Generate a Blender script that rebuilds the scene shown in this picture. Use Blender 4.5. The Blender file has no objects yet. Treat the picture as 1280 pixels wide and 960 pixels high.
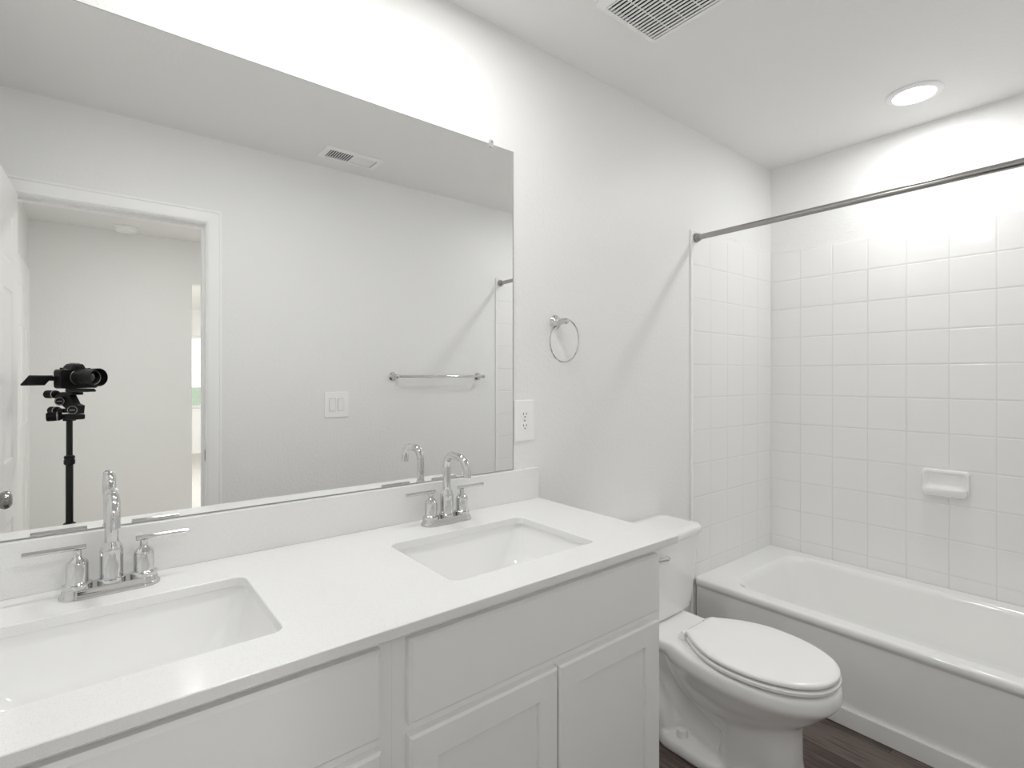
import bpy, bmesh, math, random
from mathutils import Vector, Matrix
random.seed(4)
SC = bpy.context.scene
COL = SC.collection
PI = math.pi

# ------------------------------------------------------------------ camera
TH = 0.8957                       # view direction, angle from +x towards the mirror wall (+y)
CAM = Vector((0.0, -1.3558, 1.288))
cd = bpy.data.cameras.new('camera'); cam = bpy.data.objects.new('camera', cd); COL.objects.link(cam)
cam.location = CAM
cam.rotation_euler = (PI/2, 0, TH - PI/2)
cd.sensor_fit = 'HORIZONTAL'; cd.sensor_width = 36.0
cd.lens = 651.96/1280*36.0
cd.shift_y = -(480-471.66)/1280
cd.clip_start = 0.01; cd.clip_end = 500
SC.camera = cam

# ------------------------------------------------------------------ world, exposure
w = bpy.data.worlds.new('sky'); SC.world = w; w.use_nodes = True
nt = w.node_tree; bg = nt.nodes['Background']
bg.inputs['Color'].default_value = (0.82, 0.92, 1.0, 1); bg.inputs['Strength'].default_value = 1.0
SC.view_settings.view_transform = 'Standard'; SC.view_settings.look = 'None'
SC.view_settings.gamma = 1; SC.view_settings.use_curve_mapping = False
SC.view_settings.exposure = 1.2
LAMP, TUB_LAMP, HALL_FILL, BED_FILL = 1.6, 2.15, 4.7, 38.0      # watts of each downlight; the hall and bedroom ones are added, unseen fill
LAMP_SPREAD = math.radians(180)
SC.cycles.max_bounces = 24; SC.cycles.diffuse_bounces = 16; SC.cycles.glossy_bounces = 12

# ------------------------------------------------------------------ materials
def base_mat(name, col, rough=0.5, metal=0.0, spec=0.5, coat=0.0):
    m = bpy.data.materials.new(name); m.use_nodes = True
    b = m.node_tree.nodes['Principled BSDF']
    b.inputs['Base Color'].default_value = (*col, 1); b.inputs['Roughness'].default_value = rough
    b.inputs['Metallic'].default_value = metal; b.inputs['Specular IOR Level'].default_value = spec
    if coat: b.inputs['Coat Weight'].default_value = coat; b.inputs['Coat Roughness'].default_value = 0.05
    return m, m.node_tree, b
def noise(t, scale, detail=4, coord='Object', stretch=(1, 1, 1), rough=0.5):
    tc = t.nodes.new('ShaderNodeTexCoord'); mp = t.nodes.new('ShaderNodeMapping')
    mp.inputs['Scale'].default_value = stretch
    t.links.new(tc.outputs[coord], mp.inputs['Vector'])
    n = t.nodes.new('ShaderNodeTexNoise'); n.inputs['Scale'].default_value = scale
    n.inputs['Detail'].default_value = detail; n.inputs['Roughness'].default_value = rough
    t.links.new(mp.outputs['Vector'], n.inputs['Vector']); return n
def bump(t, b, sock, strength, dist):
    bp = t.nodes.new('ShaderNodeBump'); bp.inputs['Strength'].default_value = strength; bp.inputs['Distance'].default_value = dist
    t.links.new(sock, bp.inputs['Height']); t.links.new(bp.outputs['Normal'], b.inputs['Normal']); return bp
def ramp(t, sock, stops):
    r = t.nodes.new('ShaderNodeValToRGB'); e = r.color_ramp.elements
    while len(e) < len(stops): e.new(0.5)
    for el, (p, c) in zip(e, stops): el.position = p; el.color = (*c, 1)
    t.links.new(sock, r.inputs['Fac']); return r
def paint(name, col, rough, scale, strength, dist=0.002, spec=0.5):
    m, t, b = base_mat(name, col, rough, spec=spec)
    n = noise(t, scale, 3); bump(t, b, n.outputs['Fac'], strength, dist); return m

M = {}
M['wall'] = paint('wall_paint', (0.865, 0.865, 0.859), 0.42, 75, 0.55, 0.003, 0.45)
M['ceiling'] = paint('ceiling_paint', (0.87, 0.87, 0.864), 0.6, 60, 0.4, 0.003, 0.3)
M['trim'] = paint('trim_paint', (0.93, 0.93, 0.928), 0.35, 30, 0.03)
M['door'] = paint('door_paint', (0.92, 0.92, 0.918), 0.35, 40, 0.04)
M['cabinet'] = paint('cabinet_paint', (0.92, 0.92, 0.914), 0.32, 40, 0.02)
M['ceramic'], _t, _b = base_mat('ceramic_glaze', (0.92, 0.92, 0.915), 0.06, coat=0.3)
M['tub'], _t, _b = base_mat('tub_enamel', (0.92, 0.92, 0.912), 0.12, coat=0.2)
M['plastic'], _t, _b = base_mat('white_plastic', (0.93, 0.93, 0.93), 0.3)
M['seat'], _t, _b = base_mat('seat_plastic', (0.94, 0.94, 0.938), 0.16)
M['slot'], _t, _b = base_mat('dark_slot', (0.03, 0.03, 0.03), 0.6)
M['shadow_gap'], _t, _b = base_mat('duct_shade', (0.02, 0.02, 0.02), 0.7)  # near-black colour standing in for the shade inside fan and vent ducts
M['chrome'], _t, _b = base_mat('chrome', (0.66, 0.66, 0.66), 0.05, 1.0)
M['satin'], _t, _b = base_mat('satin_nickel', (0.33, 0.325, 0.31), 0.22, 1.0)
M['rod'], _t, _b = base_mat('brushed_rod', (0.42, 0.415, 0.40), 0.2, 1.0)
M['mirror'], _t, _b = base_mat('mirror_silver', (0.95, 0.953, 0.948), 0.0, 1.0)
M['mirror_edge'], _t, _b = base_mat('mirror_edge', (0.40, 0.41, 0.40), 0.3)
M['clip'], _t, _b = base_mat('clear_clip', (0.9, 0.9, 0.9), 0.08); _b.inputs['Transmission Weight'].default_value = 0.6
M['black'], _t, _b = base_mat('black_plastic', (0.008, 0.008, 0.008), 0.42, spec=0.25)
M['black_metal'], _t, _b = base_mat('black_metal', (0.010, 0.010, 0.010), 0.3, 0.0, 0.3)
M['rubber'], _t, _b = base_mat('black_rubber', (0.008, 0.008, 0.008), 0.7, spec=0.2)
M['lens_glass'], _t, _b = base_mat('lens_glass', (0.006, 0.006, 0.008), 0.03, coat=1.0)
M['grey_mark'], _t, _b = base_mat('grey_print', (0.45, 0.45, 0.45), 0.5)
M['grey_metal'], _t, _b = base_mat('grey_metal', (0.35, 0.35, 0.35), 0.3, 0.8)
M['led'], _t, _b = base_mat('lamp_diffuser', (0.9, 0.9, 0.9), 0.5)
_b.inputs['Emission Color'].default_value = (1, 0.998, 0.985, 1); _b.inputs['Emission Strength'].default_value = 6.0
M['carpet'] = paint('carpet', (0.62, 0.60, 0.57), 0.95, 260, 0.8, 0.006, 0.1)
M['grass'], _t, _b = base_mat('grass', (0.17, 0.30, 0.10), 0.9, spec=0.1)
_n = noise(_t, 0.6, 5); _r = ramp(_t, _n.outputs['Fac'], [(0.35, (0.20, 0.25, 0.15)), (0.65, (0.30, 0.32, 0.22))]); _t.links.new(_r.outputs['Color'], _b.inputs['Base Color'])
# quartz worktop: faint speckle
M['quartz'], _t, _b = base_mat('quartz', (0.86, 0.86, 0.85), 0.14)
_n = noise(_t, 620, 2); _r = ramp(_t, _n.outputs['Fac'], [(0.30, (0.74, 0.735, 0.72)), (0.40, (0.835, 0.835, 0.828)), (0.7, (0.865, 0.865, 0.86))])
_t.links.new(_r.outputs['Color'], _b.inputs['Base Color'])
# window glass: clear pane that lets daylight through
gm = bpy.data.materials.new('window_glass'); gm.use_nodes = True; t = gm.node_tree
for nn in list(t.nodes): t.nodes.remove(nn)
o_ = t.nodes.new('ShaderNodeOutputMaterial'); mx = t.nodes.new('ShaderNodeMixShader'); tr = t.nodes.new('ShaderNodeBsdfTransparent')
gl = t.nodes.new('ShaderNodeBsdfGlossy'); gl.inputs['Roughness'].default_value = 0.0; fr = t.nodes.new('ShaderNodeFresnel'); fr.inputs['IOR'].default_value = 1.45
t.links.new(fr.outputs[0], mx.inputs[0]); t.links.new(tr.outputs[0], mx.inputs[1]); t.links.new(gl.outputs[0], mx.inputs[2]); t.links.new(mx.outputs[0], o_.inputs[0])
M['glass'] = gm

TILE = 0.1535
def tile_mat(name, axis, u0, z0):
    """glazed 6 inch wall tiles with thin grout lines, laid in a straight grid on one wall"""
    m, t, b = base_mat(name, (0.84, 0.84, 0.83), 0.07, coat=0.2)
    N = t.nodes.new; L = t.links.new
    tc = N('ShaderNodeTexCoord'); sp = N('ShaderNodeSeparateXYZ'); L(tc.outputs['Object'], sp.inputs[0])
    def mth(op, a, bb=None, c=None):
        n = N('ShaderNodeMath'); n.operation = op
        for i, v in enumerate((a, bb, c)):
            if v is None: continue
            if isinstance(v, (int, float)): n.inputs[i].default_value = v
            else: L(v, n.inputs[i])
        return n.outputs[0]
    U = mth('DIVIDE', mth('SUBTRACT', sp.outputs[axis], u0), TILE)
    V = mth('DIVIDE', mth('SUBTRACT', sp.outputs['Z'], z0), TILE)
    fu, fv = mth('FRACT', U), mth('FRACT', V)
    du = mth('MINIMUM', fu, mth('SUBTRACT', 1.0, fu)); dv = mth('MINIMUM', fv, mth('SUBTRACT', 1.0, fv))
    d = mth('MULTIPLY', mth('MINIMUM', du, dv), TILE)              # metres to the nearest joint
    mr = N('ShaderNodeMapRange'); mr.interpolation_type = 'SMOOTHSTEP'; L(d, mr.inputs['Value'])
    mr.inputs['From Min'].default_value = 0.0010; mr.inputs['From Max'].default_value = 0.0016
    mx = N('ShaderNodeMix'); mx.data_type = 'RGBA'; L(mr.outputs[0], mx.inputs['Factor'])
    mx.inputs['A'].default_value = (0.75, 0.75, 0.74, 1); mx.inputs['B'].default_value = (0.875, 0.875, 0.87, 1)
    L(mx.outputs['Result'], b.inputs['Base Color'])
    rr = N('ShaderNodeMapRange'); L(mr.outputs[0], rr.inputs['Value']); rr.inputs['To Min'].default_value = 0.6; rr.inputs['To Max'].default_value = 0.07
    L(rr.outputs[0], b.inputs['Roughness'])
    hr = N('ShaderNodeMapRange'); hr.interpolation_type = 'SMOOTHSTEP'; L(d, hr.inputs['Value'])
    hr.inputs['From Min'].default_value = 0.0006; hr.inputs['From Max'].default_value = 0.006
    cell = N('ShaderNodeCombineXYZ'); L(mth('FLOOR', U), cell.inputs[0]); L(mth('FLOOR', V), cell.inputs[1])
    wn = N('ShaderNodeTexWhiteNoise'); wn.noise_dimensions = '3D'; L(cell.outputs[0], wn.inputs['Vector'])
    sc = N('ShaderNodeSeparateColor'); L(wn.outputs['Color'], sc.inputs[0])
    tilt = mth('ADD', mth('MULTIPLY', mth('SUBTRACT', sc.outputs[0], 0.5), fu), mth('MULTIPLY', mth('SUBTRACT', sc.outputs[1], 0.5), fv))
    wav = noise(t, 9, 1)
    h = mth('ADD', mth('MULTIPLY', hr.outputs[0], 1.0), mth('ADD', mth('MULTIPLY', tilt, 1.1), mth('MULTIPLY', wav.outputs['Fac'], 0.5)))
    bump(t, b, h, 1.0, 0.0008)
    return m
# plank floor
def floor_mat():
    m, t, b = base_mat('plank_floor', (0.1, 0.07, 0.06), 0.34)
    N = t.nodes.new; L = t.links.new
    tc = N('ShaderNodeTexCoord'); mp = N('ShaderNodeMapping'); mp.inputs['Rotation'].default_value = (0, 0, PI/2)
    L(tc.outputs['Object'], mp.inputs['Vector'])
    br = N('ShaderNodeTexBrick'); L(mp.outputs['Vector'], br.inputs['Vector'])
    br.inputs['Scale'].default_value = 1.0; br.inputs['Brick Width'].default_value = 1.22; br.inputs['Row Height'].default_value = 0.152
    br.inputs['Mortar Size'].default_value = 0.0012; br.offset = 0.37
    br.inputs['Color1'].default_value = (0.0, 0.0, 0.0, 1); br.inputs['Color2'].default_value = (1, 1, 1, 1); br.inputs['Mortar'].default_value = (0.0, 0.0, 0.0, 1)
    n1 = noise(t, 9, 6, stretch=(9, 0.55, 1), rough=0.65)
    n2 = noise(t, 30, 4, stretch=(9, 0.35, 1), rough=0.6)
    ad = N('ShaderNodeMath'); ad.operation = 'ADD'; L(n1.outputs['Fac'], ad.inputs[0])
    mu = N('ShaderNodeMath'); mu.operation = 'MULTIPLY'; mu.inputs[1].default_value = 0.22; L(br.outputs['Color'], mu.inputs[0]); L(mu.outputs[0], ad.inputs[1])
    ad2 = N('ShaderNodeMath'); ad2.operation = 'MULTIPLY_ADD'; L(n2.outputs['Fac'], ad2.inputs[0]); ad2.inputs[1].default_value = 0.4; L(ad.outputs[0], ad2.inputs[2])
    r = ramp(t, ad2.outputs[0], [(0.46, (0.030, 0.020, 0.017)), (0.72, (0.085, 0.061, 0.053)), (0.92, (0.175, 0.137, 0.122))])
    mx = N('ShaderNodeMix'); mx.data_type = 'RGBA'; L(br.outputs['Fac'], mx.inputs['Factor']); L(r.outputs['Color'], mx.inputs['A']); mx.inputs['B'].default_value = (0.012, 0.009, 0.008, 1)
    L(mx.outputs['Result'], b.inputs['Base Color']); bump(t, b, ad2.outputs[0], 0.25, 0.001)
    return m
M['floor'] = floor_mat()

# ------------------------------------------------------------------ mesh helpers
def box(bm, x0, x1, y0, y1, z0, z1, bev=0.0, seg=2):
    r = bmesh.ops.create_cube(bm, size=1.0); vs = r['verts']
    for v in vs: v.co = Vector(((x0+x1)/2+v.co.x*abs(x1-x0), (y0+y1)/2+v.co.y*abs(y1-y0), (z0+z1)/2+v.co.z*abs(z1-z0)))
    if bev:
        es = list({e for v in vs for e in v.link_edges})
        bmesh.ops.bevel(bm, geom=es, offset=bev, segments=seg, affect='EDGES', profile=0.5)
def loft(bm, rings, cap0=True, cap1=True):
    R = [[bm.verts.new(p) for p in ring] for ring in rings]; n = len(R[0])
    for a, b in zip(R, R[1:]):
        for i in range(n): bm.faces.new((a[i], a[(i+1) % n], b[(i+1) % n], b[i]))
    if cap0: bm.faces.new(list(reversed(R[0])))
    if cap1: bm.faces.new(R[-1])
    return R
def rrect(x0, x1, y0, y1, r, z, n=6):
    pts = []
    for cx, cy, a0 in ((x1-r, y1-r, 0), (x0+r, y1-r, PI/2), (x0+r, y0+r, PI), (x1-r, y0+r, 1.5*PI)):
        for i in range(n+1):
            a = a0 + PI/2*i/n; pts.append(Vector((cx+r*math.cos(a), cy+r*math.sin(a), z)))
    return pts
def lathe(bm, prof, n=32, mat=None, cap0=True, cap1=True):
    rings = []
    for r, z in prof:
        ring = [Vector((r*math.cos(2*PI*i/n), r*math.sin(2*PI*i/n), z)) for i in range(n)]
        rings.append([mat @ p for p in ring] if mat else ring)
    loft(bm, rings, cap0, cap1)
def axis_mat(p, d):
    """matrix taking local z to direction d at point p"""
    return Matrix.Translation(p) @ Vector(d).to_track_quat('Z', 'Y').to_matrix().to_4x4()
def tube(bm, pts, r, n=14, cap=True):
    pts = [Vector(p) for p in pts]; rs = r if isinstance(r, (list, tuple)) else [r]*len(pts)
    tg = [(pts[min(i+1, len(pts)-1)]-pts[max(i-1, 0)]).normalized() for i in range(len(pts))]
    up = Vector((0, 0, 1)) if abs(tg[0].z) < 0.9 else Vector((1, 0, 0))
    nn = (up - tg[0]*up.dot(tg[0])).normalized(); rings = []
    for i, p in enumerate(pts):
        nn = (nn - tg[i]*nn.dot(tg[i])).normalized(); bb = tg[i].cross(nn)
        rings.append([p + (nn*math.cos(2*PI*k/n)+bb*math.sin(2*PI*k/n))*rs[i] for k in range(n)])
    loft(bm, rings, cap, cap)
def smooth_path(pts, n=8):
    P = [Vector(p) for p in pts]; P = [P[0]*2-P[1]]+P+[P[-1]*2-P[-2]]; out = []
    for i in range(1, len(P)-2):
        a, b, c, d = P[i-1:i+3]
        for k in range(n):
            t = k/n; out.append(0.5*((2*b)+(c-a)*t+(2*a-5*b+4*c-d)*t*t+(3*b-a-3*c+d)*t**3))
    out.append(P[-2]); return out
def torus(bm, R, r, mat, n=48, k=10):
    rows = []
    for i in range(n):
        a = 2*PI*i/n
        rows.append([bm.verts.new(mat @ Vector(((R+r*math.cos(2*PI*j/k))*math.cos(a), (R+r*math.cos(2*PI*j/k))*math.sin(a), r*math.sin(2*PI*j/k)))) for j in range(k)])
    for i in range(n):
        for j in range(k): bm.faces.new((rows[i][j], rows[(i+1) % n][j], rows[(i+1) % n][(j+1) % k], rows[i][(j+1) % k]))
def obj(name, bm, mat, parent=None, smooth=32, loc=None, keep_normals=False):
    bmesh.ops.remove_doubles(bm, verts=bm.verts, dist=1e-6)
    if not keep_normals: bmesh.ops.recalc_face_normals(bm, faces=bm.faces)
    lim = math.radians(smooth)
    for e in bm.edges:
        e.smooth = len(e.link_faces) == 2 and e.calc_face_angle(0) <= lim
    for f in bm.faces: f.smooth = True
    me = bpy.data.meshes.new(name); bm.to_mesh(me); bm.free()
    me.materials.append(mat)
    o = bpy.data.objects.new(name, me); COL.objects.link(o)
    if loc is not None: o.location = loc
    if parent: o.parent = parent
    if smooth <= 60:
        wn = o.modifiers.new('flat_faces', 'WEIGHTED_NORMAL'); wn.keep_sharp = True; wn.weight = 60
    return o
def B(): return bmesh.new()
def tag(o, label=None, cat=None, group=None, kind=None):
    if label: o['label'] = label
    if cat: o['category'] = cat
    if group: o['group'] = group
    if kind: o['kind'] = kind
    return o
def thing(name, label, cat, loc=(0, 0, 0), rz=0.0, group=None):
    o = bpy.data.objects.new(name, None); COL.objects.link(o); o.location = loc; o.rotation_euler = (0, 0, rz)
    o.empty_display_size = 0.05
    return tag(o, label, cat, group)
def struct(name, bm, mat, label=None, **k):
    return tag(obj(name, bm, mat, **k), label, None, None, 'structure')
def dup(root, loc, label):
    r = root.copy(); COL.objects.link(r); r.location = loc; r['label'] = label
    for ch in list(root.children):
        c = ch.copy(); COL.objects.link(c); c.parent = r
        for g in list(ch.children):
            d = g.copy(); COL.objects.link(d); d.parent = c
    return r

# ------------------------------------------------------------------ room shell
X0, XF = -0.361, 2.914            # left wall, far wall (plaster)
YB = -1.4936                      # wall opposite the mirror
YH = -1.606                       # hall side of that wall
H = 2.43
OL, OR, OT = -0.272, 0.414, 2.018 # clear door opening
b = B(); box(b, X0-0.1, XF+0.12, 0, 0.12, -0.02, H+0.1); struct('wall_mirror', b, M['wall'])
b = B(); box(b, XF, XF+0.12, YH, 0, -0.02, H+0.1); struct('wall_far', b, M['wall'])
b = B(); box(b, X0-0.12, X0, YB, 0, -0.02, H+0.1); struct('wall_left', b, M['wall'])
b = B()
box(b, OR+0.012, XF, YH, YB, -0.02, H+0.1); box(b, X0-0.12, OL-0.012, YH, YB, -0.02, H+0.1); box(b, OL-0.012, OR+0.012, YH, YB, OT+0.012, H+0.1)
struct('wall_back', b, M['wall'])
b = B(); box(b, X0-0.12, XF+0.12, YH, 0.12, H, H+0.06); struct('ceiling', b, M['ceiling'])
b = B(); box(b, X0-0.12, XF+0.12, YH, 0.12, -0.06, 0); struct('floor', b, M['floor'])

# tiled tub surround, three walls
TX = 2.908; TX0 = TX-5*TILE; TZ1 = 1.9605; TZ0 = 0.358
tm_x = tile_mat('tile_end_walls', 'X', TX, TZ1); tm_y = tile_mat('tile_far_wall', 'Y', -0.158, TZ1)
b = B(); box(b, TX0, TX+0.006, -0.006, 0, TZ0, TZ1); struct('trim_1', b, tm_x, 'white square wall tiles above the tub end by the mirror wall')
b = B(); box(b, TX, XF, YB+0.0001, -0.0001, TZ0, TZ1); struct('trim_2', b, tm_y, 'white square wall tiles along the far wall above the tub')
b = B(); box(b, TX0, TX+0.006, YB, YB+0.006, TZ0, TZ1); struct('trim_3', b, tm_x, 'white square wall tiles above the tub end on the door wall')
def edge_strip(name, y0, y1, lab):
    b = B(); box(b, TX0-0.012, TX0, y0, y1, 0.0 if y0 > -0.5 else 0.0, TZ1+0.004, 0.003); struct(name, b, M['trim'], lab)
edge_strip('trim_4', -0.010, 0, 'white vertical edge strip where tiles start on mirror wall')
edge_strip('trim_5', YB, YB+0.010, 'white vertical edge strip where tiles start on door wall')
# baseboards
def base_board(name, x0, x1, y0, y1):
    b = B(); box(b, x0, x1, y0, y1, 0, 0.085, 0.004); struct(name, b, M['trim'])
base_board('baseboard_mirror', 1.157, TX0-0.013, -0.013, 0)
base_board('baseboard_back', 0.484, TX0-0.013, YB, YB+0.013)

# door casing, jamb
def casing_profile(b, p0, p1, inward, out):
    """moulded casing strip from p0 to p1; inward = direction to the opening, out = off the wall"""
    p0, p1, n, o = Vector(p0), Vector(p1), Vector(inward), Vector(out)
    prof = [(0, 0), (0, .015), (.004, .017), (.009, .017), (.012, .0135), (.020, .0125), (.044, .0095), (.049, .0105), (.055, .0085), (.060, .006), (.060, 0)]
    return prof, p0, p1, n, o
def casing(b, x0, x1, zt, y, sy, wdt=0.060):
    """three sided casing around an opening x0..x1, top zt, on the wall plane y facing sy; mitred corners"""
    prof = [(0, 0), (0, .006), (.005, .0085), (.011, .0105), (.016, .0095), (.040, .0125), (.048, .0135), (.051, .017), (.056, .017), (.060, .015), (.060, 0)]
    rings = []
    for corner in range(4):
        ring = []
        for d, h in prof:
            if corner == 0: p = (x0-d, y+sy*h, 0.0)
            elif corner == 1: p = (x0-d, y+sy*h, zt+d)
            elif corner == 2: p = (x1+d, y+sy*h, zt+d)
            else: p = (x1+d, y+sy*h, 0.0)
            ring.append(Vector(p))
        rings.append(ring)
    loft(b, rings)
b = B(); casing(b, OL-0.004, OR+0.004, OT+0.004, YB, 1); struct('trim_6', b, M['trim'], 'white moulded casing around the bathroom doorway')
b = B(); casing(b, OL-0.004, OR+0.004, OT+0.004, YH, -1); struct('trim_7', b, M['trim'], 'white moulded casing on the hall side of the bathroom doorway')
b = B()
box(b, OR, OR+0.012, YH, YB, 0, OT+0.012); box(b, OL-0.012, OL, YH, YB, 0, OT+0.012); box(b, OL, OR, YH, YB, OT, OT+0.012)
box(b, OR-0.010, OR, YH+0.02, YH+0.062, 0, OT); box(b, OL, OR-0.010, YH+0.02, YH+0.062, OT-0.010, OT)      # door stop
jamb = struct('trim_8', b, M['trim'], 'white door jamb with stop inside the bathroom doorway')
b = B(); rr = rrect(-0.012, 0.012, -0.028, 0.028, 0.011, 0)
loft(b, [[Vector((OR-0.0012, YB-0.026+p.x, 0.915+p.y)) for p in rr], [Vector((OR+0.0005, YB-0.026+p.x, 0.915+p.y)) for p in rr]])
obj('strike_plate', b, M['satin'], jamb)

# open bathroom door: hinged at the left jamb, leaf swung into the room
def door_leaf(b, wd, ht, th, panels):
    """leaf in local x 0..wd, y -th..0, z; six raised panels on both faces"""
    box(b, 0, wd, -th+0.006, -0.006, 0, ht)
    xs = sorted({0, wd} | {v for p in panels for v in p[:2]}); zs = sorted({0, ht} | {v for p in panels for v in p[2:]})
    for i in range(len(xs)-1):
        for k in range(len(zs)-1):
            cx, cz = (xs[i]+xs[i+1])/2, (zs[k]+zs[k+1])/2
            if any(p[0] < cx < p[1] and p[2] < cz < p[3] for p in panels): continue
            box(b, xs[i], xs[i+1], -th, 0, zs[k], zs[k+1])
    for x0, x1, z0, z1 in panels:
        for s in (0, 1):
            f = lambda d: -d if s == 0 else -th+d
            def rr(i, d): return [Vector((x0+i, f(d), z0+i)), Vector((x1-i, f(d), z0+i)), Vector((x1-i, f(d), z1-i)), Vector((x0+i, f(d), z1-i))]
            loft(b, [rr(0, 0), rr(.010, .0055), rr(.020, .0055), rr(.034, .002)], False, True)
LW = 0.670
pan = []
for x0, x1 in ((0.10, 0.29), (0.38, 0.57)):
    pan += [(x0, x1, 0.22, 0.755), (x0, x1, 0.975, 1.600), (x0, x1, 1.70, 1.885)]
d1 = thing('door_1', 'white six panel door standing open at the left of the doorway', 'door', (OL+0.001, YB+0.020, 0.008), math.radians(92.2))
tag(d1, kind='structure')
b = B(); door_leaf(b, LW, 2.003, 0.035, pan); obj('door_leaf', b, M['door'], d1)
def knob(par, x, z, y, s):
    b = B(); m = axis_mat((x, y, z), (0, s, 0))
    lathe(b, [(0.0, 0), (.031, 0), (.032, .003), (.030, .007), (.018, .010), (.0125, .014), (.0115, .026), (.016, .030), (.024, .036), (.0275, .044), (.0275, .050), (.024, .057), (.015, .062), (0.0, .0635)], 32, m, False, False)
    return obj('door_knob', b, M['satin'], par)
knob(d1, LW-0.062, 0.905, 0, 1); knob(d1, LW-0.062, 0.905, -0.035, -1)
for hz in (0.22, 1.0, 1.78):
    b = B(); lathe(b, [(.006, -.045), (.006, .045)], 12, Matrix.Translation((-0.003, 0.004, hz))); obj('hinge', b, M['satin'], d1)

# ------------------------------------------------------------------ hall and bedroom behind the doorway
HX0, HX1, YHB = -0.372, 2.30, -3.76
b = B(); box(b, HX0-0.12, HX0, YHB-0.12, YH, -0.02, H+0.1); struct('wall_hall_left', b, M['wall'])
b = B(); box(b, HX1, HX1+0.12, YHB, YH, -0.02, H+0.1); struct('wall_hall_right', b, M['wall'])
BO0, BO1, BOT = 0.640, 1.42, 2.075
b = B(); box(b, HX0-0.12, BO0, YHB-0.115, YHB, -0.02, H+0.1); box(b, BO1, HX1+0.12, YHB-0.115, YHB, -0.02, H+0.1); box(b, BO0, BO1, YHB-0.115, YHB, BOT, H+0.1)
struct('wall_hall_back', b, M['wall'])
b = B(); box(b, HX0-0.12, HX1+0.12, YHB-0.115, YH, H, H+0.06); struct('ceiling_hall', b, M['ceiling'])
b = B(); box(b, HX0-0.12, HX1+0.12, YHB-0.115, YH, -0.06, 0); struct('floor_hall', b, M['carpet'])
# hall door on the left wall
d2 = thing('door_2', 'white closed door on the left wall of the hall', 'door', (HX0+0.0005, -3.52, 0.01), PI/2); tag(d2, kind='structure')
b = B(); door_leaf(b, 0.71, 1.975, 0.016, [(0.10, 0.31, 0.22, 0.755), (0.40, 0.61, 0.22, 0.755), (0.10, 0.31, 0.975, 1.6), (0.40, 0.61, 0.975, 1.6), (0.10, 0.31, 1.70, 1.86), (0.40, 0.61, 1.70, 1.86)])
o = obj('door_leaf', b, M['door'], d2); o.location = (0, 0.0, 0)
b = B(); casing(b, -3.54, -2.79, 1.99, 0, 1)
for v in b.verts: v.co = Vector((HX0+v.co.y, v.co.x, v.co.z))
struct('trim_9', b, M['trim'], 'white casing around the door on the hall left wall')
# bedroom
RY = -8.9; RX0, RX1 = 0.1, 4.2
WX0, WX1, WZ0, WZ1 = 1.02, 2.35, 0.76, 1.99
b = B(); box(b, RX0-0.12, WX0, RY-0.14, RY, -0.02, H+0.1); box(b, WX1, RX1+0.12, RY-0.14, RY, -0.02, H+0.1)
box(b, WX0, WX1, RY-0.14, RY, -0.02, WZ0); box(b, WX0, WX1, RY-0.14, RY, WZ1, H+0.1); struct('wall_bedroom_back', b, M['wall'])
b = B(); box(b, RX0-0.12, RX0, RY, YHB-0.115, -0.02, H+0.1); struct('wall_bedroom_left', b, M['wall'])
b = B(); box(b, RX1, RX1+0.12, RY, YHB-0.115, -0.02, H+0.1); struct('wall_bedroom_right', b, M['wall'])
b = B(); box(b, HX1+0.12, RX1, YHB-0.115, YHB, -0.02, H+0.1); struct('wall_bedroom_front', b, M['wall'])
b = B(); box(b, RX0-0.12, RX1+0.12, RY-0.14, YHB-0.115, H, H+0.06); struct('ceiling_bedroom', b, M['ceiling'])
b = B(); box(b, RX0-0.12, RX1+0.12, RY-0.14, YHB-0.115, -0.06, 0); struct('floor_bedroom', b, M['carpet'])
b = B()
for a in ((WX0, WX0+.045, WZ0, WZ1), (WX1-.045, WX1, WZ0, WZ1), (WX0+.045, WX1-.045, WZ0, WZ0+.045), (WX0+.045, WX1-.045, WZ1-.045, WZ1), ((WX0+WX1)/2-.025, (WX0+WX1)/2+.025, WZ0+.045, WZ1-.045)):
    box(b, a[0], a[1], RY-0.11, RY-0.06, a[2], a[3], 0.004)
win = struct('window_1', b, M['trim'], 'white framed bedroom window seen through the hall opening')
b = B(); box(b, WX0+.045, WX1-.045, RY-0.088, RY-0.084, WZ0+.045, WZ1-.045); obj('pane', b, M['glass'], win)
b = B(); box(b, WX0-.02, WX1+.02, RY-0.06, RY+0.03, WZ0-.02, WZ0, .004); obj('window_sill', b, M['trim'], win)
b = B(); box(b, -150, 150, -260, RY-0.3, -3.2, -3.0); tag(obj('ground', b, M['grass']), kind='structure')

# ------------------------------------------------------------------ ceiling lamps
def can_light(x, y, label, watts, group):
    t = thing('recessed_light', label, 'ceiling light', (x, y, H), 0, group)
    b = B(); lathe(b, [(.070, -.0005), (.095, -.0005), (.095, -.003), (.092, -.006), (.080, -.010), (.071, -.009), (.070, -.005)], 48, None, False, False)
    b.verts.ensure_lookup_table(); obj('trim_ring', b, M['plastic'], t)
    b = B(); lathe(b, [(.070, -.004), (.069, -.0065), (.055, -.0085), (.03, -.0095), (0.001, -.010)], 48, None, True, True); obj('diffuser', b, M['led'], t)
    ld = bpy.data.lights.new('downlight', 'AREA'); ld.shape = 'DISK'; ld.size = 0.132; ld.energy = watts; ld.spread = LAMP_SPREAD; ld.color = (1, 0.998, 0.985)
    lo = bpy.data.objects.new('downlight', ld); COL.objects.link(lo); lo.location = (0, 0, -.0115); lo.parent = t
    return t
can_light(2.575, -0.728, 'round white recessed ceiling light over the bathtub', TUB_LAMP, 'recessed ceiling lights')
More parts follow.
